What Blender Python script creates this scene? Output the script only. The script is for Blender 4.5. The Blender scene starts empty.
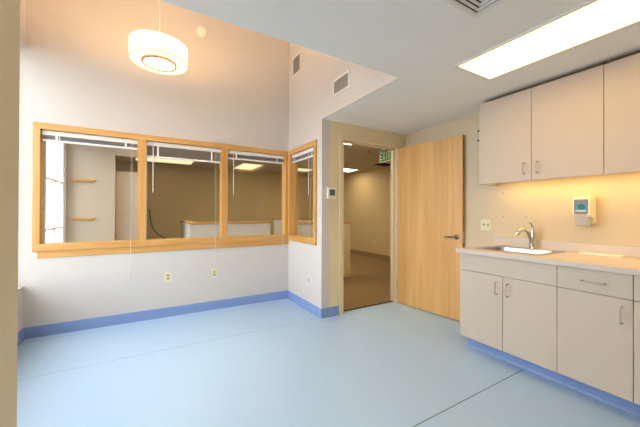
import bpy, bmesh, math, random
from mathutils import Vector, Matrix
random.seed(4)
SC = bpy.context.scene
COL = SC.collection
PI = math.pi

# ------------------------------------------------------------------ materials
def lin(c):
    return tuple(((v/255)/12.92 if v/255 <= 0.04045 else ((v/255+0.055)/1.055)**2.4) for v in c)

def principled(name):
    m = bpy.data.materials.new(name); m.use_nodes = True
    nt = m.node_tree
    return m, nt, nt.nodes['Principled BSDF']

def paint(name, rgb, rough=0.6, var=0.03, scale=6.0, bump=0.0, bscale=120.0, metal=0.0, spec=0.4):
    """painted / laminate / plastic surface with a faint mottled variation"""
    m, nt, b = principled(name)
    c = lin(rgb)
    tc = nt.nodes.new('ShaderNodeTexCoord')
    n = nt.nodes.new('ShaderNodeTexNoise'); n.inputs['Scale'].default_value = scale; n.inputs['Detail'].default_value = 4
    nt.links.new(tc.outputs['Object'], n.inputs['Vector'])
    r = nt.nodes.new('ShaderNodeValToRGB')
    r.color_ramp.elements[0].position = 0.3; r.color_ramp.elements[1].position = 0.7
    r.color_ramp.elements[0].color = (*[max(0, v*(1-var)) for v in c], 1)
    r.color_ramp.elements[1].color = (*[min(1, v*(1+var)) for v in c], 1)
    nt.links.new(n.outputs['Fac'], r.inputs['Fac']); nt.links.new(r.outputs['Color'], b.inputs['Base Color'])
    b.inputs['Roughness'].default_value = rough; b.inputs['Metallic'].default_value = metal
    b.inputs['Specular IOR Level'].default_value = spec
    if bump:
        n2 = nt.nodes.new('ShaderNodeTexNoise'); n2.inputs['Scale'].default_value = bscale
        nt.links.new(tc.outputs['Object'], n2.inputs['Vector'])
        bp = nt.nodes.new('ShaderNodeBump'); bp.inputs['Strength'].default_value = bump; bp.inputs['Distance'].default_value = 0.002
        nt.links.new(n2.outputs['Fac'], bp.inputs['Height']); nt.links.new(bp.outputs['Normal'], b.inputs['Normal'])
    return m

def wood(name, a, bcol, axis='z', rough=0.4, s=14.0, stretch=0.06):
    m, nt, b = principled(name)
    tc = nt.nodes.new('ShaderNodeTexCoord'); mp = nt.nodes.new('ShaderNodeMapping')
    sc = [s, s, s]; sc['xyz'.index(axis)] = s*stretch
    mp.inputs['Scale'].default_value = sc
    nt.links.new(tc.outputs['Object'], mp.inputs['Vector'])
    n = nt.nodes.new('ShaderNodeTexNoise'); n.inputs['Scale'].default_value = 1.0
    n.inputs['Detail'].default_value = 6; n.inputs['Distortion'].default_value = 1.2
    nt.links.new(mp.outputs['Vector'], n.inputs['Vector'])
    r = nt.nodes.new('ShaderNodeValToRGB')
    r.color_ramp.elements[0].position = 0.28; r.color_ramp.elements[1].position = 0.72
    r.color_ramp.elements[0].color = (*lin(a), 1); r.color_ramp.elements[1].color = (*lin(bcol), 1)
    nt.links.new(n.outputs['Fac'], r.inputs['Fac']); nt.links.new(r.outputs['Color'], b.inputs['Base Color'])
    b.inputs['Roughness'].default_value = rough
    return m

def emit(name, rgb, strength):
    m = bpy.data.materials.new(name); m.use_nodes = True
    nt = m.node_tree; nt.nodes.clear()
    o = nt.nodes.new('ShaderNodeOutputMaterial'); e = nt.nodes.new('ShaderNodeEmission')
    e.inputs['Color'].default_value = (*rgb, 1); e.inputs['Strength'].default_value = strength
    nt.links.new(e.outputs['Emission'], o.inputs['Surface'])
    return m

def glass_mat(name, tint=(0.95, 0.97, 0.97)):
    m = bpy.data.materials.new(name); m.use_nodes = True
    nt = m.node_tree; nt.nodes.clear()
    o = nt.nodes.new('ShaderNodeOutputMaterial'); t = nt.nodes.new('ShaderNodeBsdfTransparent')
    g = nt.nodes.new('ShaderNodeBsdfGlossy'); f = nt.nodes.new('ShaderNodeFresnel'); x = nt.nodes.new('ShaderNodeMixShader')
    t.inputs['Color'].default_value = (*tint, 1); g.inputs['Roughness'].default_value = 0.02
    ge = nt.nodes.new('ShaderNodeNewGeometry'); io = nt.nodes.new('ShaderNodeMix'); io.data_type = 'FLOAT'
    io.inputs[2].default_value = 1.45; io.inputs[3].default_value = 1/1.45      # the same reflectance on the way out of the pane
    nt.links.new(ge.outputs['Backfacing'], io.inputs[0]); nt.links.new(io.outputs[0], f.inputs['IOR'])
    nt.links.new(f.outputs['Fac'], x.inputs['Fac']); nt.links.new(t.outputs['BSDF'], x.inputs[1]); nt.links.new(g.outputs['BSDF'], x.inputs[2])
    nt.links.new(x.outputs['Shader'], o.inputs['Surface'])
    return m

def shade_mat(name, rgb, fac=0.55):
    m = bpy.data.materials.new(name); m.use_nodes = True
    nt = m.node_tree; nt.nodes.clear()
    o = nt.nodes.new('ShaderNodeOutputMaterial'); d = nt.nodes.new('ShaderNodeBsdfDiffuse'); t = nt.nodes.new('ShaderNodeBsdfTranslucent')
    x = nt.nodes.new('ShaderNodeMixShader'); x.inputs['Fac'].default_value = fac
    tc = nt.nodes.new('ShaderNodeTexCoord'); w = nt.nodes.new('ShaderNodeTexNoise'); w.inputs['Scale'].default_value = 180
    nt.links.new(tc.outputs['Object'], w.inputs['Vector'])
    r = nt.nodes.new('ShaderNodeValToRGB'); c = lin(rgb)
    r.color_ramp.elements[0].color = (*[v*0.93 for v in c], 1); r.color_ramp.elements[1].color = (*c, 1)
    nt.links.new(w.outputs['Fac'], r.inputs['Fac'])
    nt.links.new(r.outputs['Color'], d.inputs['Color']); nt.links.new(r.outputs['Color'], t.inputs['Color'])
    nt.links.new(d.outputs['BSDF'], x.inputs[1]); nt.links.new(t.outputs['BSDF'], x.inputs[2])
    nt.links.new(x.outputs['Shader'], o.inputs['Surface'])
    return m

def floor_vinyl(name):
    """pale blue sheet vinyl: fine speckle, and welded seams at y = 1.195 and y = 2.98"""
    m, nt, b = principled(name)
    L = nt.links.new
    tc = nt.nodes.new('ShaderNodeTexCoord')
    n = nt.nodes.new('ShaderNodeTexNoise'); n.inputs['Scale'].default_value = 260; n.inputs['Detail'].default_value = 3
    L(tc.outputs['Object'], n.inputs['Vector'])
    r = nt.nodes.new('ShaderNodeValToRGB')
    r.color_ramp.elements[0].position = 0.32; r.color_ramp.elements[1].position = 0.68
    r.color_ramp.elements[0].color = (*lin(FLOOR_A), 1); r.color_ramp.elements[1].color = (*lin(FLOOR_B), 1)
    L(n.outputs['Fac'], r.inputs['Fac'])
    sp = nt.nodes.new('ShaderNodeSeparateXYZ'); L(tc.outputs['Object'], sp.inputs['Vector'])
    masks = []
    for y0, w in ((1.197, 0.0040), (2.985, 0.0045)):
        s = nt.nodes.new('ShaderNodeMath'); s.operation = 'SUBTRACT'; s.inputs[1].default_value = y0; L(sp.outputs['Y'], s.inputs[0])
        a = nt.nodes.new('ShaderNodeMath'); a.operation = 'ABSOLUTE'; L(s.outputs[0], a.inputs[0])
        l = nt.nodes.new('ShaderNodeMath'); l.operation = 'LESS_THAN'; l.inputs[1].default_value = w; L(a.outputs[0], l.inputs[0])
        masks.append(l)
    for i, (mk, col, k) in enumerate(((masks[0], (88, 108, 122), 0.9), (masks[1], (128, 152, 174), 0.75))):
        mu = nt.nodes.new('ShaderNodeMath'); mu.operation = 'MULTIPLY'; mu.inputs[1].default_value = k; L(mk.outputs[0], mu.inputs[0])
        mx = nt.nodes.new('ShaderNodeMixRGB'); mx.inputs['Color2'].default_value = (*lin(col), 1)
        L(mu.outputs[0], mx.inputs['Fac']); L((r.outputs['Color'] if i == 0 else last.outputs['Color']), mx.inputs['Color1']); last = mx
    L(last.outputs['Color'], b.inputs['Base Color'])
    b.inputs['Roughness'].default_value = 0.42; b.inputs['Specular IOR Level'].default_value = 0.45
    return m

def carpet(name, a, c):
    m, nt, b = principled(name)
    tc = nt.nodes.new('ShaderNodeTexCoord')
    n = nt.nodes.new('ShaderNodeTexNoise'); n.inputs['Scale'].default_value = 60; n.inputs['Detail'].default_value = 8
    nt.links.new(tc.outputs['Object'], n.inputs['Vector'])
    r = nt.nodes.new('ShaderNodeValToRGB'); r.color_ramp.elements[0].position = 0.35; r.color_ramp.elements[1].position = 0.65
    r.color_ramp.elements[0].color = (*lin(a), 1); r.color_ramp.elements[1].color = (*lin(c), 1)
    nt.links.new(n.outputs['Fac'], r.inputs['Fac']); nt.links.new(r.outputs['Color'], b.inputs['Base Color'])
    b.inputs['Roughness'].default_value = 0.95; b.inputs['Specular IOR Level'].default_value = 0.1
    return m

FLOOR_A, FLOOR_B = (160, 190, 221), (176, 205, 236)
M = {}
M['wall'] = paint('wall_paint', (206, 202, 198), 0.75, 0.012, 3, 0.15, 160)
M['beige'] = paint('beige_wall_paint', (210, 195, 168), 0.72, 0.012, 3, 0.15, 160)
M['niche'] = paint('pale_office_paint', (198, 182, 166), 0.75, 0.012, 3)
M['tan'] = paint('tan_wall_paint', (224, 208, 172), 0.7, 0.012, 3, 0.15, 160)
M['frame_tan'] = paint('tan_door_frame_enamel', (222, 204, 170), 0.4, 0.01)
M['ceil'] = paint('ceiling_paint', (244, 243, 240), 0.85, 0.01, 3, 0.1, 200)
M['floor'] = floor_vinyl('blue_sheet_vinyl')
M['base'] = paint('blue_rubber_base', (128, 154, 204), 0.35, 0.02, 12)
M['carpet'] = carpet('brown_carpet', (124, 102, 72), (158, 134, 100))
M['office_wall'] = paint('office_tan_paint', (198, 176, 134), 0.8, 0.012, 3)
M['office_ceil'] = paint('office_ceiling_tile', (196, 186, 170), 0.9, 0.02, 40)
M['office_base'] = paint('brown_office_base', (142, 116, 80), 0.6, 0.02)
M['half'] = paint('half_wall_paint', (222, 222, 224), 0.7, 0.012)
M['wood_x'] = wood('maple_trim_along_wall', (192, 140, 74), (220, 170, 102), 'x')
M['wood_y'] = wood('maple_trim_across', (192, 140, 74), (220, 170, 102), 'y')
M['wood_z'] = wood('maple_trim_upright', (192, 140, 74), (220, 170, 102), 'z')
M['door'] = wood('maple_veneer_door', (206, 156, 92), (224, 178, 114), 'z', 0.38, 9.0, 0.05)
M['door_edge'] = wood('maple_door_edge', (150, 104, 52), (172, 122, 64), 'z', 0.5)
M['lam'] = paint('beige_laminate', (200, 187, 174), 0.5, 0.012, 30)
M['lam_gap_shade'] = paint('cabinet_gap_shadow_board', (110, 92, 72), 0.7, 0.02)
M['carcass'] = paint('cabinet_carcass', (150, 134, 112), 0.7, 0.02)
M['counter'] = paint('pale_counter_laminate', (208, 197, 190), 0.35, 0.02, 90)
M['steel'] = paint('brushed_steel', (176, 176, 180), 0.28, 0.03, 40, metal=1.0)
M['lever'] = paint('aged_nickel_lever', (128, 119, 106), 0.35, 0.02, metal=0.9)
M['chrome'] = paint('chrome', (214, 210, 202), 0.12, 0.01, metal=1.0)
M['nickel'] = paint('satin_nickel', (196, 186, 170), 0.36, 0.02, metal=0.8)
M['white'] = paint('white_enamel', (236, 234, 230), 0.4, 0.008)
M['plastic'] = paint('white_plastic', (236, 234, 222), 0.35, 0.008)
M['ivory'] = paint('ivory_plate', (222, 216, 186), 0.4, 0.01)
M['ivory_dark'] = paint('ivory_socket', (176, 172, 138), 0.4, 0.01)
M['slat'] = paint('blind_slat', (176, 173, 178), 0.4, 0.01)
M['cord'] = paint('blind_cord', (226, 216, 200), 0.7, 0.01)
M['tassel'] = paint('blind_tassel', (214, 206, 184), 0.5, 0.01)
M['dark'] = paint('dark_slot', (40, 38, 36), 0.8, 0.02)
M['vent_dark'] = paint('vent_throat', (146, 143, 139), 0.8, 0.02)
M['vent_blade'] = paint('vent_blade', (198, 196, 192), 0.5, 0.01)
M['lcd'] = paint('thermostat_screen', (92, 96, 84), 0.25, 0.02)
M['teal'] = paint('teal_print', (58, 158, 172), 0.4, 0.05, 20)
M['teal_dark'] = paint('dark_teal_print', (20, 92, 110), 0.4, 0.05, 20)
M['smoke_grey'] = paint('grey_window_plastic', (128, 118, 112), 0.3, 0.02)
M['paper'] = paint('white_paper', (244, 240, 230), 0.8, 0.01)
M['bronze'] = paint('bronze_ring', (150, 104, 66), 0.35, 0.02, metal=0.6)
M['glass'] = glass_mat('clear_glass')
M['shade'] = shade_mat('cream_fabric_shade', (228, 226, 218))
M['green'] = paint('exit_green', (40, 150, 84), 0.4, 0.02)
M['added_ground'] = paint('added_grey_ground', (122, 120, 114), 0.9, 0.05, 2)
M['cable'] = paint('dark_cable', (60, 50, 44), 0.6, 0.02)
M['troffer'] = emit('fluorescent_lens', (1.0, 0.60, 0.18), 3.5)
M['office_lens'] = emit('office_lens', (1.0, 0.86, 0.48), 0.65)
M['office_lens_strong'] = emit('office_lens_strong', (1.0, 0.84, 0.56), 7.5)
M['rear_fill'] = emit('rear_fill_lens', (1.0, 0.87, 0.66), 11.0)
M['under'] = emit('under_cabinet_lens', (1.0, 0.62, 0.18), 5.2)
M['pend_lens'] = emit('pendant_lens', (1.0, 0.90, 0.72), 5.0)

# ------------------------------------------------------------------ geometry
def new_bm(): return bmesh.new()

def bx(bm, x0, x1, y0, y1, z0, z1, bev=0.0):
    r = bmesh.ops.create_cube(bm, size=1.0)
    vs = r['verts']
    for v in vs:
        v.co = Vector(((x0+x1)/2+v.co.x*(x1-x0), (y0+y1)/2+v.co.y*(y1-y0), (z0+z1)/2+v.co.z*(z1-z0)))
    if bev:
        es = list({e for v in vs for e in v.link_edges})
        bmesh.ops.bevel(bm, geom=es, offset=bev, segments=2, affect='EDGES', profile=0.5)
    return bm

def tube(bm, pts, rad, seg=10, caps=True):
    pts = [Vector(p) for p in pts]
    rads = rad if isinstance(rad, (list, tuple)) else [rad]*len(pts)
    rings = []; prev = None
    for i, p in enumerate(pts):
        d = (pts[min(i+1, len(pts)-1)]-pts[max(i-1, 0)]).normalized()
        if prev is None:
            a = Vector((0, 0, 1)) if abs(d.z) < 0.9 else Vector((1, 0, 0))
            n = d.cross(a).normalized()
        else:
            n = (prev-d*prev.dot(d)).normalized()
        prev = n; b = d.cross(n)
        rings.append([bm.verts.new(p+rads[i]*(math.cos(2*PI*k/seg)*n+math.sin(2*PI*k/seg)*b)) for k in range(seg)])
    for i in range(len(rings)-1):
        for k in range(seg):
            bm.faces.new((rings[i][k], rings[i][(k+1) % seg], rings[i+1][(k+1) % seg], rings[i+1][k]))
    if caps:
        bm.faces.new(rings[0][::-1]); bm.faces.new(rings[-1])
    return bm

def lathe(bm, prof, origin, axis='z', seg=40, closed=False):
    """revolve (radius, height) pairs about an axis through origin"""
    o = Vector(origin)
    ax = {'z': (Vector((1, 0, 0)), Vector((0, 1, 0)), Vector((0, 0, 1))),
          'y': (Vector((1, 0, 0)), Vector((0, 0, 1)), Vector((0, -1, 0))),
          'x': (Vector((0, 1, 0)), Vector((0, 0, 1)), Vector((-1, 0, 0)))}[axis]
    rings = []
    for r, h in prof:
        if r < 1e-6: rings.append([bm.verts.new(o+ax[2]*h)])
        else: rings.append([bm.verts.new(o+ax[2]*h+r*(math.cos(2*PI*k/seg)*ax[0]+math.sin(2*PI*k/seg)*ax[1])) for k in range(seg)])
    pairs = list(zip(rings, rings[1:]))
    if closed: pairs.append((rings[-1], rings[0]))
    for a, b in pairs:
        for k in range(seg):
            k2 = (k+1) % seg
            if len(a) == 1 and len(b) == 1: continue
            if len(a) == 1: bm.faces.new((a[0], b[k2], b[k]))
            elif len(b) == 1: bm.faces.new((a[k], a[k2], b[0]))
            else: bm.faces.new((a[k], a[k2], b[k2], b[k]))
    return bm

def prism(bm, poly, lo, hi, axis='x'):
    """extrude a 2D polygon along an axis: x -> (y,z), y -> (x,z), z -> (x,y)"""
    def P(a, b, t): return {'x': (t, a, b), 'y': (a, t, b), 'z': (a, b, t)}[axis]
    A = [bm.verts.new(P(a, b, lo)) for a, b in poly]; B = [bm.verts.new(P(a, b, hi)) for a, b in poly]
    n = len(poly)
    bm.faces.new(A[::-1]); bm.faces.new(B)
    for i in range(n): bm.faces.new((A[i], A[(i+1) % n], B[(i+1) % n], B[i]))
    return bm

def world_of(o):
    m = Matrix.Identity(4)
    while o is not None:
        m = (Matrix.Translation(o.location) @ o.rotation_euler.to_matrix().to_4x4()) @ m
        o = o.parent
    return m

def obj(name, bm, mat, parent=None, origin=None, smooth=False, local=False):
    """link the collected shape as ONE mesh; geometry is given in room metres unless local"""
    bmesh.ops.recalc_face_normals(bm, faces=bm.faces[:])
    me = bpy.data.meshes.new(name); o = bpy.data.objects.new(name, me)
    if parent is not None:
        o.parent = parent
        if not local: bm.transform(world_of(parent).inverted())
    elif origin is not None:
        o.location = origin; bm.transform(Matrix.Translation(-Vector(origin)))
    bm.to_mesh(me); bm.free(); COL.objects.link(o)
    me.materials.append(mat)
    if smooth:
        for p in me.polygons: p.use_smooth = True
        try: me.set_sharp_from_angle(angle=math.radians(38))
        except Exception: pass
    return o

def tag(o, label, cat, group=None, kind=None):
    if label: o['label'] = label
    if cat: o['category'] = cat
    if group: o['group'] = group
    if kind: o['kind'] = kind
    return o

def thing(name, label, cat, loc, group=None, rotz=0.0, kind=None):
    o = bpy.data.objects.new(name, None); COL.objects.link(o)
    o.empty_display_size = 0.1; o.location = loc; o.rotation_euler = (0, 0, rotz)
    return tag(o, label, cat, group, kind)

def struct(name, boxes, mat, label, cat):
    bm = new_bm()
    for b in boxes: bx(bm, *b)
    return tag(obj(name, bm, mat), label, cat, None, 'structure')

# ------------------------------------------------------------------ room numbers (metres)
XL, XR, XRET = -1.045, 3.12, 1.757
YB, YD, YE, YREAR = 3.917, 2.967, 1.739, -1.6
ZL, ZH, ZO = 2.342, 4.25, 2.44
WZ0, WZ1 = 0.87, 2.095          # glazed opening in the walls

# ------------------------------------------------------------------ setting
struct('floor', [(-1.25, XRET, YREAR-.1, YB+.03, -0.1, 0), (XRET, 3.2, YREAR-.1, 3.03, -0.1, 0)], M['floor'],
       'pale blue sheet vinyl floor with welded seams', 'floor')
struct('floor_office', [(-1.25, 5.5, 4.03, 8.5, -0.1, 0), (1.87, 5.5, 3.035, 4.03, -0.1, 0)], M['carpet'],
       'brown carpet of the office beyond the doorway', 'floor')
struct('trim_threshold', [(2.065, 2.975, 3.022, 3.05, -0.02, 0.006)], M['dark'], 'dark strip where vinyl meets carpet in the doorway', 'threshold')
struct('ceiling', [(-1.25, 3.25, YREAR-.1, YE, ZL, ZO), (XRET+.01, 3.25, YE, YD, ZL, ZO)], M['ceil'],
       'low white ceiling over the sink side of the room', 'ceiling')
struct('ceiling_high', [(-1.25, 1.87, YE-.1, 4.03, ZH, ZH+.1)], M['ceil'], 'raised ceiling high above the inside windows', 'ceiling')
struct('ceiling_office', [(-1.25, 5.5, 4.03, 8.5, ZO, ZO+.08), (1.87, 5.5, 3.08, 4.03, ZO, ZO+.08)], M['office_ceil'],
       'dim office ceiling seen through glass and doorway', 'ceiling')

HX0, HX1 = -0.955, 1.725
struct('wall_back', [(-1.25, HX0, YB, 4.03, 0, ZH), (HX1, 1.87, YB, 4.03, 0, ZH), (HX0, HX1, YB, 4.03, 0, WZ0), (HX0, HX1, YB, 4.03, WZ1, ZH)],
       M['wall'], 'tall white wall holding the three-pane inside window', 'wall')
HY0, HY1 = 3.11, 3.88
struct('wall_return', [(XRET, 1.87, YD, HY0, 0, ZH), (XRET, 1.87, HY1, YB, 0, ZH), (XRET, 1.87, HY0, HY1, 0, WZ0), (XRET, 1.87, HY0, HY1, WZ1, ZH),
                       (XRET, XRET+.01, YE, YD, ZL, ZO), (XRET, 1.87, YE-.1, YD, ZO, ZH)], M['wall'], 'short white return wall with single window and two grilles above', 'wall')
DX0, DX1, DZ = 2.062, 2.972, 2.135
struct('wall_door', [(1.87, DX0, YD, 3.08, 0, ZO), (DX1, 5.5, YD, 3.08, 0, ZO), (DX0, DX1, YD, 3.08, DZ, ZO)], M['tan'],
       'tan wall around the open doorway', 'wall')
struct('wall_right', [(XR, 3.25, YREAR-.1, YD, 0, ZL)], M['beige'], 'beige wall behind sink counter and upper cabinets', 'wall')
struct('wall_rear', [(-1.25, XR, YREAR-.1, YREAR, 0, ZL)], M['wall'], 'plain wall behind the viewpoint', 'wall')
PX = -0.374
struct('wall_pier', [(-1.25, PX, 1.2, 1.35, 0, ZL)], M['tan'], 'tan wall end at the left edge of the picture', 'wall')
LY0, LZ0, LZ1 = 1.35, 0.513, 2.85
struct('wall_left', [(-1.25, XL, YREAR, 1.2, 0, ZL), (-1.25, XL, LY0, YB, 0, LZ0), (-1.25, XL, LY0, YB, LZ1, ZH)], M['wall'],
       'low white wall with ledge under the daylight window at left', 'wall')
struct('wall_fascia', [(-1.25, XRET, YE-.1, YE, ZO, ZH)], M['wall'], 'upright face above the edge of the low ceiling', 'wall')
# exterior daylight window of the left wall
w = thing('window_3', 'tall daylight window hidden behind the tan pier', 'window', (-1.2, 2.63, LZ0), kind='structure')
bm = new_bm()
for y in (LY0+.03, 2.2, 3.06, YB-.03): bx(bm, -1.22, -1.18, y-.025, y+.025, LZ0, LZ1)
for z in (LZ0+.025, LZ1-.025): bx(bm, -1.22, -1.18, LY0, YB, z-.025, z+.025)
obj('window_frame', bm, M['white'], w)
obj('pane', bx(new_bm(), -1.203, -1.197, LY0, YB, LZ0, LZ1), M['glass'], w)

struct('ground', [(-14, -1.26, -8, 16, -.5, -.4)], M['added_ground'], 'unseen grey ground added outside to cut upward daylight', 'ground')  # unseen slab, added to reduce light rising through the window
# office shell
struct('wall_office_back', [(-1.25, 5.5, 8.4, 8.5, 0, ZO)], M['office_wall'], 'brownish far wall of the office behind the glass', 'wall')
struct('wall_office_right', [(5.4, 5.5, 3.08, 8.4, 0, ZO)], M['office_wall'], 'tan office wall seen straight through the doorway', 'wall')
struct('wall_office_left', [(-1.10, XL, 4.03, 4.62, 0, ZO), (-1.10, XL, 5.5, 8.4, 0, ZO), (-1.10, XL, 4.62, 5.5, 0, .4), (-1.10, XL, 4.62, 5.5, 2.3, ZO)],
       M['wall'], 'white office outer wall seen through the left pane', 'wall')
struct('wall_office_niche', [(XL, -0.46, 5.6, 5.72, 0, ZO), (-0.46, -0.03, 5.6, 5.72, 2.13, ZO), (-0.05, -0.03, 5.72, 6.6, 0, ZO)], M['niche'],
       'pale office wall with two wooden ledges behind left pane', 'wall')
w = thing('window_4', 'narrow bright outer window seen through the left pane', 'window', (-1.075, 5.06, .4), kind='structure')
bm = new_bm()
for y in (4.635, 5.06, 5.485): bx(bm, -1.095, -1.055, y-.015, y+.015, .4, 2.3)
for z in (.415, 1.02, 1.65, 2.285): bx(bm, -1.09, -1.06, 4.62, 5.5, z-.012, z+.012)
obj('window_frame', bm, M['white'], w)
obj('pane', bx(new_bm(), -1.078, -1.072, 4.62, 5.5, .4, 2.3), M['glass'], w)

# baseboards (blue coved rubber base)
def baseboard(name, p0, p1, nrm, label, mat=None, h=0.11):
    p0, p1, n = Vector((*p0, 0)), Vector((*p1, 0)), Vector((*nrm, 0))
    prof = [(0, 0), (.016, 0), (.008, .004), (.0055, .012), (.005, h-.006), (.003, h), (0, h)]
    bm = new_bm()
    A = [bm.verts.new(p0+n*t+Vector((0, 0, z))) for t, z in prof]; B = [bm.verts.new(p1+n*t+Vector((0, 0, z))) for t, z in prof]
    k = len(prof)
    bm.faces.new(A[::-1]); bm.faces.new(B)
    for i in range(k): bm.faces.new((A[i], A[(i+1) % k], B[(i+1) % k], B[i]))
    return tag(obj(name, bm, mat or M['base']), label, 'baseboard', None, 'structure')
baseboard('baseboard_back', (XL, YB), (XRET, YB), (0, -1), 'long blue rubber baseboard under the three-pane window')
baseboard('baseboard_return', (XRET, YD), (XRET, YB), (-1, 0), 'short blue baseboard along the white return wall')
baseboard('baseboard_door', (XRET-.005, YD), (2.005, YD), (0, -1), 'little blue baseboard between corner and door frame')
baseboard('baseboard_left', (XL, 1.35), (XL, YB), (1, 0), 'blue baseboard under the daylight window ledge')
baseboard('baseboard_pier', (XL, 1.2), (PX, 1.2), (0, -1), 'blue baseboard on the tan pier')
baseboard('baseboard_right', (XR, 1.71), (XR, YD), (-1, 0), 'blue baseboard behind the open door')
baseboard('baseboard_office', (5.4, 3.08), (5.4, 8.4), (-1, 0), 'tan baseboard of the office wall beyond the doorway', M['office_base'], .12)

# ------------------------------------------------------------------ inside windows
w1 = thing('window_1', 'three-pane inside window in maple frame with maple sill', 'window', (0.4, YB, .78), kind='structure')
CY0, CY1 = YB-.02, YB
OX0, OX1 = -0.984, XRET-.001
MU = [(-0.108, -0.028), (0.812, 0.887)]
bm = new_bm(); bx(bm, OX0, OX1, CY0, CY1, 2.06, 2.124, .003); obj('frame_head', bm, M['wood_x'], w1)
bm = new_bm(); bx(bm, OX0, OX1, CY0, CY1, .845, .918, .003); obj('frame_bottom_rail', bm, M['wood_x'], w1)
bm = new_bm(); bx(bm, OX0+.035, OX1, YB-.013, YB, .778, .8445, .004); obj('apron', bm, M['wood_x'], w1)
for a, b in [(OX0, -0.929), *MU, (1.70, OX1)]:
    bm = new_bm(); bx(bm, a, b, CY0, CY1, .918, 2.06, .002)
    obj('frame_stile' if (a, b) not in MU else 'mullion', bm, M['wood_z'], w1)
    # reveal lining behind it
bm = new_bm()
for a, b in [(HX0, -0.929), *MU, (1.70, HX1)]: bx(bm, a, b, YB, 4.03, WZ0, WZ1)
obj('upright_jamb', bm, M['wood_z'], w1)
bm = new_bm()
for a, b in [(-0.929, MU[0][0]), (MU[0][1], MU[1][0]), (MU[1][1], 1.70)]:
    bx(bm, a, b, YB, 4.03, WZ0, .918); bx(bm, a, b, YB, 4.03, 2.062, WZ1)
obj('level_jamb', bm, M['wood_x'], w1)
for a, b in [(-0.929, MU[0][0]), (MU[0][1], MU[1][0]), (MU[1][1], 1.70)]:
    obj('pane', bx(new_bm(), a, b, 3.992, 3.998, .918, 2.062), M['glass'], w1)

w2 = thing('window_2', 'single inside window in maple frame on the return wall', 'window', (XRET, 3.48, .78), kind='structure')
WY0, WY1 = 3.079, YB-.021
RX0, RX1 = XRET-.02, XRET
bm = new_bm(); bx(bm, RX0, RX1, WY0, WY1, 2.06, 2.124, .003); obj('frame_head', bm, M['wood_y'], w2)
bm = new_bm(); bx(bm, RX0, RX1, WY0, WY1, .843, .918, .003); obj('frame_bottom_rail', bm, M['wood_y'], w2)
for a, b in [(WY0, 3.145), (3.845, WY1)]:
    bm = new_bm(); bx(bm, RX0, RX1, a, b, .918, 2.06, .002); obj('frame_stile', bm, M['wood_z'], w2)
bm = new_bm(); bx(bm, XRET, 1.87, HY0, 3.145, WZ0, WZ1); bx(bm, XRET, 1.87, 3.845, HY1, WZ0, WZ1); obj('upright_jamb', bm, M['wood_z'], w2)
bm = new_bm(); bx(bm, XRET, 1.87, 3.145, 3.845, WZ0, .918); bx(bm, XRET, 1.87, 3.145, 3.845, 2.062, WZ1); obj('level_jamb', bm, M['wood_y'], w2)
obj('pane', bx(new_bm(), 1.832, 1.838, 3.145, 3.845, .918, 2.062), M['glass'], w2)

# ------------------------------------------------------------------ mini blinds (drawn up)
def blind(label, length, loc, rotz, zrail, wand_at, cord_at, ztassel, loose):
    """local x runs along the rail, local y points out of the room; z is room height"""
    t = thing('mini_blind', label, 'blind', loc, 'raised mini blinds in the inside windows', rotz)
    h = length/2
    z0 = loc[2]
    def L(z): return z-z0
    o = obj('head_rail', bx(new_bm(), -h, h, .012, .038, L(2.013), L(2.058), .002), M['white'], t, local=True)
    bm = new_bm()
    n = 13
    zt, zb = 2.010, zrail+.022
    for i in range(n):
        z = zt-(zt-zb)*(i+.5)/n
        prism(bm, [(.013, L(z)-.0006), (.025, L(z)+.0012), (.037, L(z)-.0006), (.037, L(z)+.0003), (.025, L(z)+.0021), (.013, L(z)+.0003)], -h+.006, h-.006, 'x')
    obj('slats', bm, M['slat'], t, local=True)
    obj('bottom_rail', bx(new_bm(), -h+.005, h-.005, .012, .038, L(zrail), L(zrail+.02), .002), M['white'], t, local=True)
    for s in (-1, 1):
        obj('ladder_tape', bx(new_bm(), s*h*.72-.009, s*h*.72+.009, .0085, .0105, L(zrail-.001), L(2.02)), M['white'], t, local=True)
    obj('wand', tube(new_bm(), [(wand_at, .004, L(2.03)), (wand_at, .002, L(1.99)), (wand_at, .002, L(1.465))], [.003, .0042, .0048], 8), M['white'], t, local=True, smooth=True)
    c = obj('pull_cord', tube(tube(new_bm(), [(cord_at, .006, L(2.02)), (cord_at, -.034, L(.92)), (cord_at, -.036, L(ztassel+.03))], .0011, 6),
                              [(cord_at+.012, .006, L(2.02)), (cord_at+.002, -.034, L(.92)), (cord_at+.001, -.036, L(ztassel+.03))], .0011, 6), M['cord'], t, local=True)
    bm = lathe(new_bm(), [(0, .036), (.004, .034), (.006, .02), (.0085, .004), (.007, 0), (0, 0)], (cord_at, -.036, L(ztassel)), 'z', 12)
    obj('tassel', bm, M['tassel'], c if False else t, local=True, smooth=True)
    return t
BY = YB+.004
def pane_blind(a, b, label, zr, wx, cx_, zt):
    m = (a+b)/2
    blind(label, b-a-.006, (m, BY, 2.0), 0, zr, wx-m, cx_-m, zt, False)
pane_blind(-0.929, -0.108, 'raised white mini blind in the left window pane, facing the bright office corner', 1.948, -0.787, -0.172, .53)
pane_blind(-0.028, 0.812, 'raised white mini blind in the middle pane, its bottom rail hanging lowest', 1.876, .042, .735, .485)
pane_blind(0.887, 1.70, 'raised white mini blind in the pane nearest the wall corner of the three', 1.942, .967, 1.655, .40)
# the return wall: rail runs along -y, out of the room is +x
blind('raised white mini blind in the single return wall window', .694, (XRET+.004, 3.495, 2.0), -PI/2, 1.945, .19, .27, .385, False)

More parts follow.
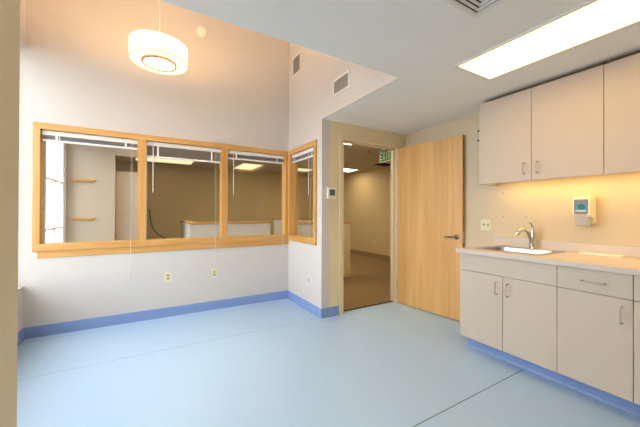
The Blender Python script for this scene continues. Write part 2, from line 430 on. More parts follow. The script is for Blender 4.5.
# ------------------------------------------------------------------ door
dr = thing('trim_1', 'tan metal door frame of the open doorway', 'door frame', ((DX0+DX1)/2, YD, 0), kind='structure')
CW = .055
bm = new_bm()
bx(bm, DX0-CW, DX0+.004, YD-.012, YD, 0, DZ+CW, .002)
obj('frame_stile', bm, M['frame_tan'], dr)
bm = new_bm()
bx(bm, DX1+.001, DX1+CW, YD-.012, YD, 0, DZ+CW, .002)
obj('frame_stile', bm, M['frame_tan'], dr)
bm = new_bm(); bx(bm, DX0+.004, DX1+.001, YD-.012, YD, DZ-.004, DZ+CW, .002); obj('frame_head', bm, M['frame_tan'], dr)
bm = new_bm()
bx(bm, DX0, DX0+.004, YD, 3.092, 0, DZ); bx(bm, DX0+.004, DX0+.02, YD+.05, YD+.075, 0, DZ-.004)
strike = bm
obj('jamb', bm, M['frame_tan'], dr)
bm = new_bm()
bx(bm, DX1-.004, DX1, YD, 3.092, 0, DZ); bx(bm, DX1-.02, DX1-.004, YD+.05, YD+.075, 0, DZ-.004)
obj('jamb', bm, M['frame_tan'], dr)
bm = new_bm(); bx(bm, DX0+.004, DX1-.004, YD, 3.092, DZ-.004, DZ); bx(bm, DX0+.02, DX1-.02, YD+.05, YD+.075, DZ-.02, DZ-.004); obj('head_jamb', bm, M['frame_tan'], dr)
obj('strike_plate', bx(new_bm(), DX0+.004, DX0+.0065, YD+.006, YD+.036, .90, 1.03), M['nickel'], dr)

hx, hy = 2.968, 2.951
ex, ey = 3.066, 2.052
ang = math.atan2(ey-hy, ex-hx)
LW = math.hypot(ex-hx, ey-hy)
d1 = thing('door_1', 'open maple veneer door leaf swung back toward the right wall', 'door', (hx, hy, 0), rotz=ang, kind='structure')
# local x runs from hinge to latch edge; local +y faces the wall behind
bm = bx(new_bm(), 0, LW, 0, .04, .008, 2.13, .0015)
obj('door_leaf', bm, M['door'], d1, local=True)
obj('edge_band', bx(new_bm(), LW, LW+.002, .001, .039, .009, 2.129), M['door_edge'], d1, local=True)
obj('latch_plate', bx(new_bm(), LW+.002, LW+.004, .006, .034, .90, 1.03, .0005), M['nickel'], d1, local=True)
hd = obj('lever_rose', lathe(new_bm(), [(0, .001), (.029, .001), (.030, .007), (.024, .011), (.0115, .012), (.0105, .05), (0, .05)], (LW-.065, 0, .965), 'y', 28), M['lever'], d1, local=True, smooth=True)
pts = [(LW-.063, -.045, .965), (LW-.085, -.048, .966), (LW-.13, -.05, .963), (LW-.175, -.048, .960), (LW-.19, -.042, .959)]
obj('lever', tube(new_bm(), pts, [.0125, .012, .011, .010, .008], 10), M['lever'], hd, local=True, smooth=True)
for z in (.25, 1.07, 1.9):
    obj('hinge', tube(new_bm(), [(-.004, -.006, z-.055), (-.004, -.006, z+.055)], .006, 10), M['nickel'], d1, local=True, smooth=True)

# ------------------------------------------------------------------ wall fittings
def outlet(label, loc, rotz, group=None):
    """duplex socket; local -y faces the room"""
    t = thing('wall_outlet', label, 'outlet', loc, group, rotz)
    obj('cover_plate', bx(new_bm(), -.036, .036, -.006, 0, -.058, .058, .002), M['ivory'], t, local=True)
    for s in (-1, 1):
        z = s*.0195
        f = obj('socket', lathe(new_bm(), [(0, .0085), (.0165, .0085), (.0172, .006), (0, .006)], (0, 0, z), 'y', 20), M['ivory_dark'], t, local=True)
        bm = new_bm()
        for dx in (-.006, .006): bx(bm, dx-.0012, dx+.0012, -.0092, -.0085, z-.004, z+.005)
        obj('slot', bm, M['dark'], f, local=True)
    return t
G = 'ivory outlets under the inside windows'
outlet('ivory wall outlet under the middle window pane, left of the other outlets', (.203, YB, .469), 0, G)
outlet('ivory wall outlet with a blind tassel hanging in front of it', (.728, YB, .463), 0, G)

t = thing('light_switch', 'ivory double switch plate left of the sink faucet', 'switch', (XR, 1.812, 1.115), rotz=-PI/2)
obj('cover_plate', bx(new_bm(), -.058, .058, -.006, 0, -.058, .058, .002), M['ivory'], t, local=True)
for s in (-.023, .023):
    f = obj('switch_slot', bx(new_bm(), s-.008, s+.008, -.007, -.006, -.016, .016), M['ivory_dark'], t, local=True)
    prism_bm = prism(new_bm(), [(-.007, -.006), (-.018, .006), (-.016, .011), (-.007, .005)], s-.0045, s+.0045, 'x')
    obj('toggle', prism_bm, M['ivory_dark'], f, local=True)

t = thing('thermostat', 'white wall thermostat with grey screen left of the doorway', 'thermostat', (1.884, YD, 1.472))
obj('housing', bx(new_bm(), -.062, .062, -.028, 0, -.068, .068, .006), M['plastic'], t, local=True)
obj('screen', bx(new_bm(), -.036, .042, -.0295, -.028, -.030, .044, .0005), M['lcd'], t, local=True)
bm = new_bm()
for i in range(3): bx(bm, -.03+i*.024, -.014+i*.024, -.0295, -.028, -.056, -.045)
obj('button', bm, M['vent_blade'], t, local=True)

# smoke detector high on the back wall
t = thing('smoke_detector', 'round white smoke detector high on the back wall', 'smoke detector', (.566, YB, 3.50))
obj('base_ring', lathe(new_bm(), [(0, 0), (.068, 0), (.068, .012), (0, .012)], (0, 0, 0), 'y', 32), M['plastic'], t, local=True, smooth=True)
obj('dome', lathe(new_bm(), [(0, .012), (.06, .012), (.062, .022), (.05, .038), (.03, .043), (0, .044)], (0, 0, 0), 'y', 32), M['plastic'], t, local=True, smooth=True)
obj('indicator', lathe(new_bm(), [(0, .040), (.006, .040), (.005, .046), (0, .047)], (.018, 0, .016), 'y', 10), M['vent_blade'], t, local=True)

# wall grilles on the return wall above the low ceiling line
def grille(label, y0, y1, z0, z1, n, group):
    t = thing('wall_grille', label, 'vent', (XRET, (y0+y1)/2, (z0+z1)/2), group)
    f = .018
    bm = new_bm()
    bx(bm, XRET-.008, XRET, y0-f, y1+f, z1, z1+f, .001); bx(bm, XRET-.008, XRET, y0-f, y1+f, z0-f, z0, .001)
    bx(bm, XRET-.008, XRET, y0-f, y0, z0, z1, .001); bx(bm, XRET-.008, XRET, y1, y1+f, z0, z1, .001)
    obj('frame', bm, M['white'], t)
    obj('backing', bx(new_bm(), XRET-.0015, XRET, y0, y1, z0, z1), M['vent_dark'], t)
    bm = new_bm(); p = (z1-z0)/n
    for i in range(n):
        z = z0+p*i
        prism(bm, [(XRET-.002, z+p*.62), (XRET-.002, z+p*.78), (XRET-.0085, z+p*.30), (XRET-.0085, z+p*.14)], y0, y1, 'y')
    obj('louvres', bm, M['vent_blade'], t)
    return t
grille('grey louvred wall grille high up nearest the back corner', 3.555, 3.770, 3.172, 3.400, 12, 'wall grilles above the return wall')
grille('grey louvred wall grille lower down, nearer the low ceiling edge', 2.440, 2.704, 2.536, 2.676, 8, 'wall grilles above the return wall')

# ------------------------------------------------------------------ pendant
PC = (.072, 2.82); PR, PZ0, PZ1 = .217, 2.498, 2.645
t = thing('pendant_light', 'cream drum pendant lamp hanging before the tall wall', 'pendant lamp', (PC[0], PC[1], ZH))
obj('canopy', lathe(new_bm(), [(0, 0), (.06, 0), (.06, -.015), (.02, -.03), (0, -.03)], (*PC, ZH), 'z', 28), M['nickel'], t, smooth=True)
obj('cord', tube(new_bm(), [(*PC, ZH-.03), (*PC, PZ1-.02)], .004, 8), M['cord'], t, smooth=True)
sh = obj('shade', lathe(new_bm(), [(PR, PZ0), (PR, PZ1), (PR-.003, PZ1), (PR-.003, PZ0)], (*PC, 0), 'z', 64, True), M['shade'], t, smooth=True)
a = math.radians(-42)
sx, sy = PC[0]+(PR+.0005)*math.cos(a), PC[1]+(PR+.0005)*math.sin(a)
obj('seam', tube(new_bm(), [(sx, sy, PZ0), (sx, sy, PZ1)], .0015, 6), M['cord'], sh)
bm = new_bm()
for z in (PZ0, PZ1): lathe(bm, [(PR+.002, z-.003), (PR+.002, z+.003), (PR-.004, z+.003), (PR-.004, z-.003)], (*PC, 0), 'z', 64, True)
obj('rim_wire', bm, M['cord'], sh, smooth=True)
obj('bottom_diffuser', lathe(new_bm(), [(.130, PZ0+.002), (PR-.004, PZ0+.002), (PR-.004, PZ0+.005), (.130, PZ0+.005)], (*PC, 0), 'z', 64, True), M['shade'], t, smooth=True)
obj('ring', lathe(new_bm(), [(.119, PZ0-.014), (.133, PZ0-.014), (.133, PZ0+.006), (.119, PZ0+.006)], (*PC, 0), 'z', 56, True), M['bronze'], t, smooth=True)
obj('lens', lathe(new_bm(), [(0, PZ0-.010), (.08, PZ0-.009), (.119, PZ0-.004), (.119, PZ0+.002), (0, PZ0+.002)], (*PC, 0), 'z', 56), M['pend_lens'], t, smooth=True)
def point(name, loc, energy, col, rad):
    l = bpy.data.lights.new(name, 'POINT'); l.energy = energy; l.color = col; l.shadow_soft_size = rad
    o = bpy.data.objects.new(name, l); o.location = loc; COL.objects.link(o); return o
PL = point('pendant_bulb', (*PC, (PZ0+PZ1)/2+.012), 32, (1.0, .59, .27), .05)

# ------------------------------------------------------------------ ceiling fixtures
def troffer(name, label, x0, x1, y0, y1, z, lens, group=None, ribs=True):
    t = thing(name, label, 'ceiling light', ((x0+x1)/2, (y0+y1)/2, z), group)
    f = .022
    bm = new_bm()
    bx(bm, x0, x1, y0, y0+f, z-.01, z, .001); bx(bm, x0, x1, y1-f, y1, z-.01, z, .001)
    bx(bm, x0, x0+f, y0+f, y1-f, z-.01, z, .001); bx(bm, x1-f, x1, y0+f, y1-f, z-.01, z, .001)
    obj('frame', bm, M['white'], t)
    obj('diffuser', bx(new_bm(), x0+f, x1-f, y0+f, y1-f, z-.006, z), lens, t)
    return t
troffer('ceiling_light', 'long bright fluorescent troffer in the low ceiling by the cabinets', 1.965, 2.415, .17, 1.385, ZL, M['troffer'])
troffer('ceiling_light', 'unseen light panel added behind the viewpoint to brighten the near side', -1.0, -.55, -1.35, -.15, ZL, M['rear_fill'])  # out of view, added as fill light for the camera side
GO = 'office ceiling lights'
troffer('ceiling_light', 'office ceiling light seen at the top of the middle pane', -.28, .93, 7.35, 8.02, ZO, M['office_lens'], GO)
troffer('ceiling_light', 'office ceiling light panel seen in the pane nearest the corner', 1.96, 2.5, 7.05, 8.1, ZO, M['office_lens'], GO)
troffer('ceiling_light', 'office ceiling light seen through the single return window', 3.35, 4.0, 7.05, 7.6, ZO, M['office_lens'], GO)
troffer('ceiling_light', 'office ceiling light seen lower in the doorway', 4.25, 5.05, 6.5, 7.0, ZO, M['office_lens_strong'], GO)
troffer('ceiling_light', 'office ceiling light cut off at the top corner of the doorway', 2.5, 3.08, 3.55, 4.2, ZO, M['office_lens_strong'], GO)

GP = 'unseen ceiling lights added to brighten the office'  # extra panels out of view, added to lift the office light
troffer('ceiling_light', 'added unseen office light panel just behind the middle pane', .3, .9, 4.6, 5.8, ZO, M['office_lens_strong'], GP)
troffer('ceiling_light', 'added unseen office light panel just behind the return wall window', 2.0, 2.6, 5.2, 6.4, ZO, M['office_lens_strong'], GP)
# square air diffuser near the top edge
vx0, vx1, vy0, vy1 = 1.280, 1.580, .685, .985
t = thing('air_diffuser', 'square louvred air diffuser in the low ceiling', 'vent', ((vx0+vx1)/2, (vy0+vy1)/2, ZL))
bm = new_bm()
f = .02
bx(bm, vx0, vx1, vy0, vy0+f, ZL-.006, ZL, .001); bx(bm, vx0, vx1, vy1-f, vy1, ZL-.006, ZL, .001)
bx(bm, vx0, vx0+f, vy0+f, vy1-f, ZL-.006, ZL, .001); bx(bm, vx1-f, vx1, vy0+f, vy1-f, ZL-.006, ZL, .001)
obj('frame', bm, M['white'], t)
obj('backing', bx(new_bm(), vx0+f, vx1-f, vy0+f, vy1-f, ZL-.001, ZL), M['dark'], t)
bm = new_bm()
cxv, cyv = (vx0+vx1)/2, (vy0+vy1)/2
for i in range(5):
    r1 = .130-.027*i; r2 = r1-.012
    zo = ZL+.001
    ring = []
    for rr, zz in ((r1, zo-.007), (r2, zo), (r2, zo-.0012), (r1, zo-.0082)):
        ring.append([bm.verts.new((cxv+sx_*rr, cyv+sy_*rr, zz-.004)) for sx_, sy_ in ((-1, -1), (1, -1), (1, 1), (-1, 1))])
    for j in range(4):
        A, B = ring[j], ring[(j+1) % 4]
        for k in range(4): bm.faces.new((A[k], A[(k+1) % 4], B[(k+1) % 4], B[k]))
obj('louvres', bm, M['white'], t)

# ------------------------------------------------------------------ cabinets
def pull(name, p0, p1, out, parent, mat=None):
    """wire pull between two points, standing off along out"""
    p0, p1, n = Vector(p0), Vector(p1), Vector(out)
    d = (p1-p0).normalized()
    pts = [p0, p0+n*0.027, p0+n*0.036+d*.003, p0+n*0.041+d*.012, (p0+p1)/2+n*0.042, p1+n*0.041-d*.012, p1+n*0.036-d*.003, p1+n*0.027, p1]
    return obj(name, tube(new_bm(), pts, .0042, 8), mat or M['nickel'], parent, smooth=True)

FX = 2.489   # base cabinet faces
KX = 2.598   # toe kick face
GAP = .0018
ZT, ZD, ZC = .117, .723, .878
def base_body(t, y0, y1, end=False):
    bm = new_bm()
    if end:                                   # the sink unit is an open box under the basin
        bx(bm, FX+.019, XR-.002, y0+.001, y0+.019, ZT, ZC); bx(bm, FX+.019, XR-.002, y1-.019, y1-.001, ZT, ZC)
        bx(bm, FX+.019, XR-.002, y0+.019, y1-.019, ZT, ZT+.018); bx(bm, XR-.012, XR-.002, y0+.019, y1-.019, ZT+.018, ZC)
    else:
        bx(bm, FX+.019, XR-.002, y0+.001, y1-.001, ZT, ZC)
    obj('body', bm, M['lam'] if end else M['carcass'], t)
    bm = new_bm(); bx(bm, KX, XR-.002, y0+.001, y1-(.012 if end else .001), 0, ZT)
    bx(bm, KX-.005, KX, y0+.001, y1-(.012 if end else .001), 0, .105); 
    prism(bm, [(KX-.016, 0), (KX-.005, 0), (KX-.005, .014), (KX-.010, .004)], y0+.001, y1-(.012 if end else .001), 'y')
    obj('toe_kick', bm, M['base'], t)
def front(name, t, y0, y1, z0, z1):
    bm = new_bm(); bx(bm, FX, FX+.0185, y0+GAP, y1-GAP, z0+GAP, z1-GAP, .0015)
    return obj(name, bm, M['lam'], t)
YA, YM, YN, YQ, YZ = 1.690, 1.311, .943, .566, -.05
GB = 'beige base cabinets under the counter'
t = thing('base_cabinet', 'beige sink base cabinet with two doors, nearest the open door', 'cabinet', (2.8, (YA+YN)/2, 0), GB)
base_body(t, YN, YA, True)
front('false_drawer_front', t, YN, YA, ZD, ZC)
d = front('door', t, YM, YA, ZT, ZD); pull('handle', (FX, 1.351, .573), (FX, 1.351, .672), (-1, 0, 0), d)
d = front('door', t, YN, YM, ZT, ZD); pull('handle', (FX, 1.268, .573), (FX, 1.268, .672), (-1, 0, 0), d)
t = thing('base_cabinet', 'beige base cabinet with one drawer over one door, right of the sink', 'cabinet', (2.8, (YN+YQ)/2, 0), GB)
base_body(t, YQ, YN)
d = front('drawer', t, YQ, YN, ZD, ZC); pull('handle', (FX, .802, .798), (FX, .690, .798), (-1, 0, 0), d)
d = front('door', t, YQ, YN, ZT, ZD); pull('handle', (FX, .612, .575), (FX, .612, .674), (-1, 0, 0), d)
t = thing('base_cabinet', 'beige base cabinet cut off by the right edge of the picture', 'cabinet', (2.8, (YZ+YQ)/2, 0), GB)
base_body(t, YZ, YQ)
d = front('drawer', t, YZ, YQ, ZD, ZC); pull('handle', (FX, .314, .798), (FX, .202, .798), (-1, 0, 0), d)
d = front('door', t, YZ, YQ, ZT, ZD); pull('handle', (FX, .0, .575), (FX, .0, .674), (-1, 0, 0), d)

# countertop with a cut-out for the sink
CX0, CZ0, CZ1 = 2.459, .8785, .914
SX0, SX1, SY0, SY1 = 2.60, 3.075, 1.09, 1.625     # sink rim
hx0, hx1, hy0, hy1 = SX0+.02, SX1-.02, SY0+.02, SY1-.02
t = thing('countertop', 'pale laminate countertop with low backsplash along the right wall', 'countertop', (2.8, .83, CZ0))
bm = new_bm()
bx(bm, CX0, hx0, -.06, 1.712, CZ0, CZ1, .002); bx(bm, hx1, XR-.001, -.06, 1.712, CZ0, CZ1)
bx(bm, hx0, hx1, -.06, hy0, CZ0, CZ1); bx(bm, hx0, hx1, hy1, 1.712, CZ0, CZ1)
obj('worktop', bm, M['counter'], t)
obj('backsplash', bx(new_bm(), XR-.02, XR-.001, -.06, 1.712, CZ1, .995, .002), M['counter'], t)

# drop-in steel sink
t = thing('sink', 'stainless steel drop-in sink set into the countertop', 'sink', ((SX0+SX1)/2, (SY0+SY1)/2, CZ1))
def rrect(x0, x1, y0, y1, r, n=5):
    P = []
    for cx_, cy_, a0 in ((x1-r, y1-r, 0), (x0+r, y1-r, 90), (x0+r, y0+r, 180), (x1-r, y0+r, 270)):
        for k in range(n+1):
            a_ = math.radians(a0+90*k/n); P.append((cx_+r*math.cos(a_), cy_+r*math.sin(a_)))
    return P
BX0, BX1, BY0, BY1 = SX0+.035, SX1-.095, SY0+.035, SY1-.035
bm = new_bm()
levels = [(rrect(SX0, SX1, SY0, SY1, .03), CZ1+.0005), (rrect(SX0+.004, SX1-.004, SY0+.004, SY1-.004, .028), CZ1+.005),
          (rrect(BX0-.006, BX1+.006, BY0-.006, BY1+.006, .05), CZ1+.005), (rrect(BX0, BX1, BY0, BY1, .05), CZ1-.001),
          (rrect(BX0+.010, BX1-.010, BY0+.010, BY1-.010, .05), CZ1-.13), (rrect(BX0+.03, BX1-.03, BY0+.03, BY1-.03, .04), CZ1-.155),
          ]
rg = [[bm.verts.new((x, y, z)) for x, y in P] for P, z in levels]
for A, B in zip(rg, rg[1:]):
    for k in range(len(A)): bm.faces.new((A[k], A[(k+1) % len(A)], B[(k+1) % len(A)], B[k]))
bm.faces.new(rg[-1])
obj('basin', bm, M['steel'], t, smooth=True)
obj('drain', lathe(new_bm(), [(0, CZ1-.153), (.02, CZ1-.153), (.042, CZ1-.151), (.045, CZ1-.154), (0, CZ1-.154)], ((BX0+BX1)/2, (BY0+BY1)/2, 0), 'z', 28), M['chrome'], t, smooth=True)

# faucet
fxp, fyp, fz = 3.035, 1.338, CZ1+.0055
t = thing('faucet', 'chrome single-lever faucet standing behind the sink basin', 'faucet', (fxp, fyp, fz))
obj('base_plate', lathe(new_bm(), [(0, 0), (.030, 0), (.030, .004), (.024, .010), (0, .010)], (fxp, fyp, fz), 'z', 28), M['chrome'], t, smooth=True)
def fp(d, z, side=0.0): d *= .74; return (fxp-.72*d+.69*side, fyp+.69*d+.72*side, fz+z)    # d runs out along the spout
pts = [fp(0, .008), fp(.004, .05), fp(.018, .10), fp(.042, .142), (fp(.072, .166)), fp(.104, .172)]
obj('spout', tube(new_bm(), pts, [.023, .020, .0165, .0145, .0135, .013], 14), M['chrome'], t, smooth=True)
pts = [fp(.100, .172), fp(.132, .163), fp(.160, .142), fp(.172, .122)]
obj('spray_head', tube(new_bm(), pts, [.014, .019, .021, .018], 14), M['chrome'], t, smooth=True)
bm = tube(new_bm(), [fp(-.004, .07), fp(-.006, .11), fp(-.004, .150)], [.018, .021, .015], 16)
hb = obj('handle_hub', bm, M['chrome'], t, smooth=True)
pts = [fp(-.004, .145), fp(-.004, .180), fp(.004, .212), fp(.022, .232), fp(.040, .240)]
obj('lever', tube(new_bm(), pts, [.012, .010, .009, .008, .006], 10), M['chrome'], hb, smooth=True)

# upper cabinets
UX, UZ0, UZ1 = 2.800, 1.520, 2.305
UY = [1.697, 1.242, .783, .325, -.13]
GU = 'beige upper cabinets on the right wall'
def upper(label, ya, ym, yb):
    t = thing('upper_cabinet', label, 'cabinet', (2.96, (ya+yb)/2, UZ0), GU)
    obj('body', bx(new_bm(), UX+.019, XR-.001, yb+.001, ya-.001, UZ0+.052, UZ1), M['lam'], t)
    if ya > 1: obj('end_panel', bx(new_bm(), UX+.019, XR-.001, ya-.02, ya-.001, UZ0+.002, UZ0+.052), M['lam'], t)
    obj('scribe_filler', bx(new_bm(), UX+.055, XR-.001, yb+.001, ya-.03, UZ1, ZL), M['lam_gap_shade'], t)  # filler coloured dark to paint in the shade of the gap
    for y0, y1, hy_ in ((ym, ya, ym+.050), (yb, ym, ym-.050)):
        bm = new_bm(); bx(bm, UX, UX+.0185, y0+GAP, y1-GAP, UZ0, UZ1, .0015)
        d = obj('door', bm, M['lam'], t)
        pull('handle', (UX, hy_, 1.578), (UX, hy_, 1.672), (-1, 0, 0), d)
    return t
upper('beige two-door upper cabinet above the sink', UY[0], UY[1], UY[2])
upper('beige upper cabinet above the soap dispenser, cut by right edge', UY[2], UY[3], UY[4])
for ya, yb, lb in ((1.62, .80, 'thin warm lamp strip under the upper cabinet above the sink'), (.77, -.10, 'thin warm lamp strip under the upper cabinet at the right edge')):
    t = thing('cabinet_lamp', lb, 'lamp', (2.98, (ya+yb)/2, UZ0+.052), 'warm lamps under the upper cabinets')
    bm = new_bm(); bx(bm, 2.90, 3.02, yb, ya, UZ0+.036, UZ0+.0519, .001); obj('housing', bm, M['white'], t)
    obj('lens', bx(new_bm(), 2.905, 3.015, yb+.01, ya-.01, UZ0+.026, UZ0+.036, .001), M['under'], t)

# ------------------------------------------------------------------ things on the right wall and counter
dy0, dy1, dz0, dz1 = .918, 1.026, 1.160, 1.376
t = thing('soap_dispenser', 'white wall soap dispenser with teal label window', 'soap dispenser', (XR, (dy0+dy1)/2, dz0))
bm = new_bm()
prism(bm, [(XR-.001, dz0), (XR-.001, dz1), (XR-.110, dz1), (XR-.128, dz1-.012), (XR-.135, dz1-.04), (XR-.135, dz0+.075), (XR-.12, dz0+.055), (XR-.06, dz0+.05), (XR-.055, dz0)], dy0, dy1, 'y')
bmesh.ops.bevel(bm, geom=bm.edges[:], offset=.004, segments=2, affect='EDGES')
obj('housing', bm, M['plastic'], t)
px = XR-.1365
bm = prism(new_bm(), [(dy0+.010, dz0+.085), (dy0+.022, dz0+.073), (dy1-.022, dz0+.073), (dy1-.010, dz0+.085), (dy1-.010, dz1-.022), (dy0+.010, dz1-.022)], px, px+.003, 'x')
wd = obj('label_window', bm, M['smoke_grey'], t)
bm = prism(new_bm(), [(dy0+.018, dz0+.095), (dy1-.018, dz0+.095), (dy1-.018, dz1-.055), (dy0+.018, dz1-.055)], px-.001, px, 'x')
obj('label', bm, M['teal'], wd)
bm = lathe(new_bm(), [(0, .0011), (.023, .0011), (.023, .0014), (0, .0014)], (px, (dy0+dy1)/2-.004, dz0+.134), 'x', 20)
obj('print', bm, M['teal_dark'], wd)
bm = prism(new_bm(), [(dy0+.020, dz0+.097), (dy1-.020, dz0+.097), (dy1-.020, dz0+.105), (dy0+.020, dz0+.105)], px-.0012, px-.001, 'x')
obj('print', bm, M['paper'], wd)
bm = new_bm()
prism(bm, [(XR-.06, dz0+.049), (XR-.122, dz0+.054), (XR-.133, dz0+.045), (XR-.112, dz0-.016), (XR-.090, dz0-.022), (XR-.056, dz0+.01)], dy0+.014, dy1-.014, 'y')
bmesh.ops.bevel(bm, geom=bm.edges[:], offset=.003, segments=2, affect='EDGES')
obj('push_lever', bm, M['vent_blade'], t)

t = tag(obj('folded_paper', bx(new_bm(), 3.00, 3.094, .745, .995, CZ1+.0005, CZ1+.0125, .002), M['paper'], origin=(3.05, .87, CZ1)),
        'folded white paper lying on the counter against the backsplash', 'paper')

for y, z, lb in ((1.640, 1.446, 'upper left wall anchor hole over the switch plate and faucet'), (1.428, 1.443, 'upper right wall anchor hole over the faucet'),
                 (1.640, 1.203, 'lower left wall anchor hole beside the switch plate'), (1.428, 1.205, 'lower right wall anchor hole just above the faucet')):
    a = tag(obj('wall_anchor', lathe(new_bm(), [(0, 0), (.006, 0), (.006, .0015), (.003, .0022), (0, .001)], (XR, y, z), 'x', 12), M['smoke_grey'], origin=(XR, y, z)),
        lb, 'wall anchor', 'wall anchors left above the sink')
t = thing('wall_bracket', 'tiny two-screw bracket on the wall beside the upper cabinets', 'bracket', (XR, 1.90, 2.088))
obj('plate', bx(new_bm(), XR-.004, XR, 1.893, 1.905, 2.035, 2.14, .001), M['nickel'], t)
for z in (2.142, 2.034):
    obj('screw', lathe(new_bm(), [(0, 0), (.010, 0), (.008, .008), (0, .009)], (XR, 1.899, z), 'x', 12), M['dark'], t)

# ------------------------------------------------------------------ office furniture beyond the glass
def half_wall(label, boxes, caps):
    t = thing('half_wall', label, 'half wall', (boxes[0][0], boxes[0][2], 0), 'white half walls with maple caps in the office')
    bm = new_bm()
    for b in boxes: bx(bm, *b)
    obj('panel', bm, M['half'], t)
    bm = new_bm()
    for b in caps: bx(bm, *b)
    obj('cap', bm, M['wood_x'], t)
    return t
HZ = 1.03
half_wall('white L-shaped half wall with maple cap behind the middle pane', [(.60, 2.02, 5.35, 5.47, 0, HZ), (.60, .72, 5.47, 6.9, 0, HZ)],
          [(.585, 2.035, 5.335, 5.485, HZ, HZ+.037), (.585, .735, 5.485, 6.9, HZ, HZ+.037)])
half_wall('far grey-white half wall with maple cap near the pane corner', [(3.0, 4.2, 7.6, 7.72, 0, HZ)], [(2.985, 4.215, 7.585, 7.735, HZ, HZ+.037)])
HW = half_wall('half wall with maple cap and tan end post ending inside the doorway', [(2.25, 3.17, 4.62, 4.74, 0, HZ)], [(2.235, 3.395, 4.605, 4.755, HZ, HZ+.037)])
obj('end_post', bx(new_bm(), 3.17, 3.38, 4.612, 4.748, 0, HZ), M['tan'], HW)

t = thing('storage_cabinet', 'pale tall cabinet in the office niche behind left pane', 'cabinet', (-.25, 5.76, 0))
obj('body', bx(new_bm(), -.459, -.052, 5.74, 6.2, 0, 1.90), M['niche'], t)
obj('door', bx(new_bm(), -.45, -.26, 5.722, 5.739, .02, 1.89, .002), M['niche'], t)
obj('door', bx(new_bm(), -.255, -.06, 5.722, 5.739, .02, 1.89, .002), M['niche'], t)
for z, lb in ((1.715, 'upper wooden ledge on the pale office wall behind left pane'), (1.14, 'lower wooden ledge on the pale office wall behind left pane')):
    t = thing('wall_ledge', lb, 'shelf', (-.83, 5.6, z), 'wooden ledges on the office wall')
    obj('board', bx(new_bm(), -1.0, -.70, 5.55, 5.6, z-.012, z+.012, .002), M['wood_x'], t)
    obj('cleat', bx(new_bm(), -.98, -.72, 5.585, 5.6, z-.035, z-.012, .002), M['wood_x'], t)
bm = tube(new_bm(), [(.02, 8.385, 1.30), (.04, 8.38, 1.05), (.09, 8.38, .85), (.2, 8.38, .68), (.4, 8.385, .55)], .012, 6)
tag(obj('hanging_cable', bm, M['cable'], origin=(.02, 8.385, 1.3)), 'dark cable drooping down the brownish office wall', 'cable')

outlet('ivory outlet low on the office wall beyond the doorway', (5.4, 6.25, .43), -PI/2)

# exit sign, lengthways along the office, face to the left
t = thing('exit_sign', 'green and white exit sign hanging beyond the doorway', 'sign', (3.82, 4.10, ZO))
obj('mount', bx(new_bm(), 3.80, 3.84, 4.03, 4.17, ZO-.02, ZO), M['white'], t)
obj('housing', bx(new_bm(), 3.80, 3.85, 3.93, 4.27, ZO-.25, ZO-.02, .004), M['white'], t)
obj('face', bx(new_bm(), 3.798, 3.80, 3.945, 4.255, ZO-.232, ZO-.034), M['green'], t)
def glyphs(bm, y_start, w, h, z0, gap, x):
    """E X I T as flat strokes; y decreases along the reading direction"""
    s = w*.26
    y = y_start
    def bar(a, b, c, d): bx(bm, x-.0012, x, y-b*w, y-a*w, z0+c*h, z0+d*h)
    def diag(a0, z_0, a1, z_1):
        p = [(y-a0*w, z0+z_0*h), (y-a0*w-s, z0+z_0*h), (y-a1*w-s, z0+z_1*h), (y-a1*w, z0+z_1*h)]
        prism(bm, p, x-.0012, x, 'x')
    bar(0, .28, 0, 1); bar(.28, 1, 0, .17); bar(.28, .85, .42, .58); bar(.28, 1, .83, 1)
    y -= w+gap
    diag(0, 0, .74, 1); diag(.74, 0, 0, 1)
    y -= w+gap
    bar(.36, .64, 0, 1)
    y -= w*.8+gap
    bar(0, 1, .83, 1); bar(.36, .64, 0, .83)
bm = new_bm(); glyphs(bm, 4.24, .062, .145, ZO-.205, .011, 3.798)
obj('lettering', bm, M['paper'], t)
t = thing('ceiling_sprinkler', 'small sprinkler on the office ceiling left of the exit sign', 'sprinkler', (3.69, 4.43, ZO))
obj('escutcheon', lathe(new_bm(), [(0, 0), (.035, 0), (.030, -.012), (0, -.014)], (3.69, 4.43, ZO), 'z', 20), M['bronze'], t, smooth=True)
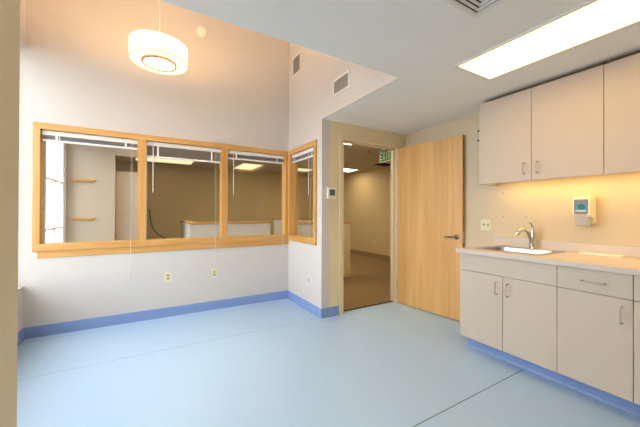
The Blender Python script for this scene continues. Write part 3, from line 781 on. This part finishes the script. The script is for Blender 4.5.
obj('head', lathe(new_bm(), [(0, -.012), (.010, -.012), (.012, -.03), (.006, -.045), (.02, -.052), (.02, -.056), (0, -.056)], (3.69, 4.43, ZO), 'z', 16), M['bronze'], t, smooth=True)
t = thing('ceiling_grille', 'dark return grille in the office ceiling under the exit sign', 'vent', (5.0, 5.45, ZO))
obj('backing', bx(new_bm(), 4.83, 5.23, 5.33, 5.62, ZO-.002, ZO), M['dark'], t)
bm = new_bm()
for i in range(7): bx(bm, 4.83, 5.23, 5.345+i*.04, 5.353+i*.04, ZO-.012, ZO-.002)
obj('louvres', bm, M['dark'], t)

# ------------------------------------------------------------------ daylight, camera, colour
wd = bpy.data.worlds.new('daylight'); SC.world = wd; wd.use_nodes = True
bg = wd.node_tree.nodes['Background']
bg.inputs['Color'].default_value = (0.93, 0.96, 1.0, 1); bg.inputs['Strength'].default_value = 3.8

cam = bpy.data.cameras.new('camera'); co = bpy.data.objects.new('camera', cam); COL.objects.link(co)
F, CYP = 293.232, 211.278
yaw, pit, rol = math.radians(30.305), math.radians(.253), math.radians(.207)
fw = Vector((math.sin(yaw)*math.cos(pit), math.cos(yaw)*math.cos(pit), math.sin(pit)))
r = Vector((math.cos(yaw), -math.sin(yaw), 0)); u = r.cross(fw)
r2 = math.cos(rol)*r+math.sin(rol)*u; u2 = -math.sin(rol)*r+math.cos(rol)*u
co.matrix_world = Matrix(((r2.x, u2.x, -fw.x, 0), (r2.y, u2.y, -fw.y, 0), (r2.z, u2.z, -fw.z, 1.24), (0, 0, 0, 1)))
cam.sensor_fit = 'HORIZONTAL'; cam.sensor_width = 36.0; cam.lens = 36.0*F/640
cam.shift_x = 0.0; cam.shift_y = (CYP-213.5)/640
cam.clip_start = .05
SC.camera = co
SC.view_settings.view_transform = 'Standard'
try: SC.view_settings.look = 'None'
except Exception: pass
SC.view_settings.gamma = 1.0; SC.view_settings.use_curve_mapping = False
SC.view_settings.exposure = 0.9
try:
    SC.cycles.use_denoising = True; SC.cycles.max_bounces = 14; SC.cycles.diffuse_bounces = 8; SC.cycles.transparent_max_bounces = 16
    SC.cycles.sample_clamp_indirect = 8.0
except Exception: pass
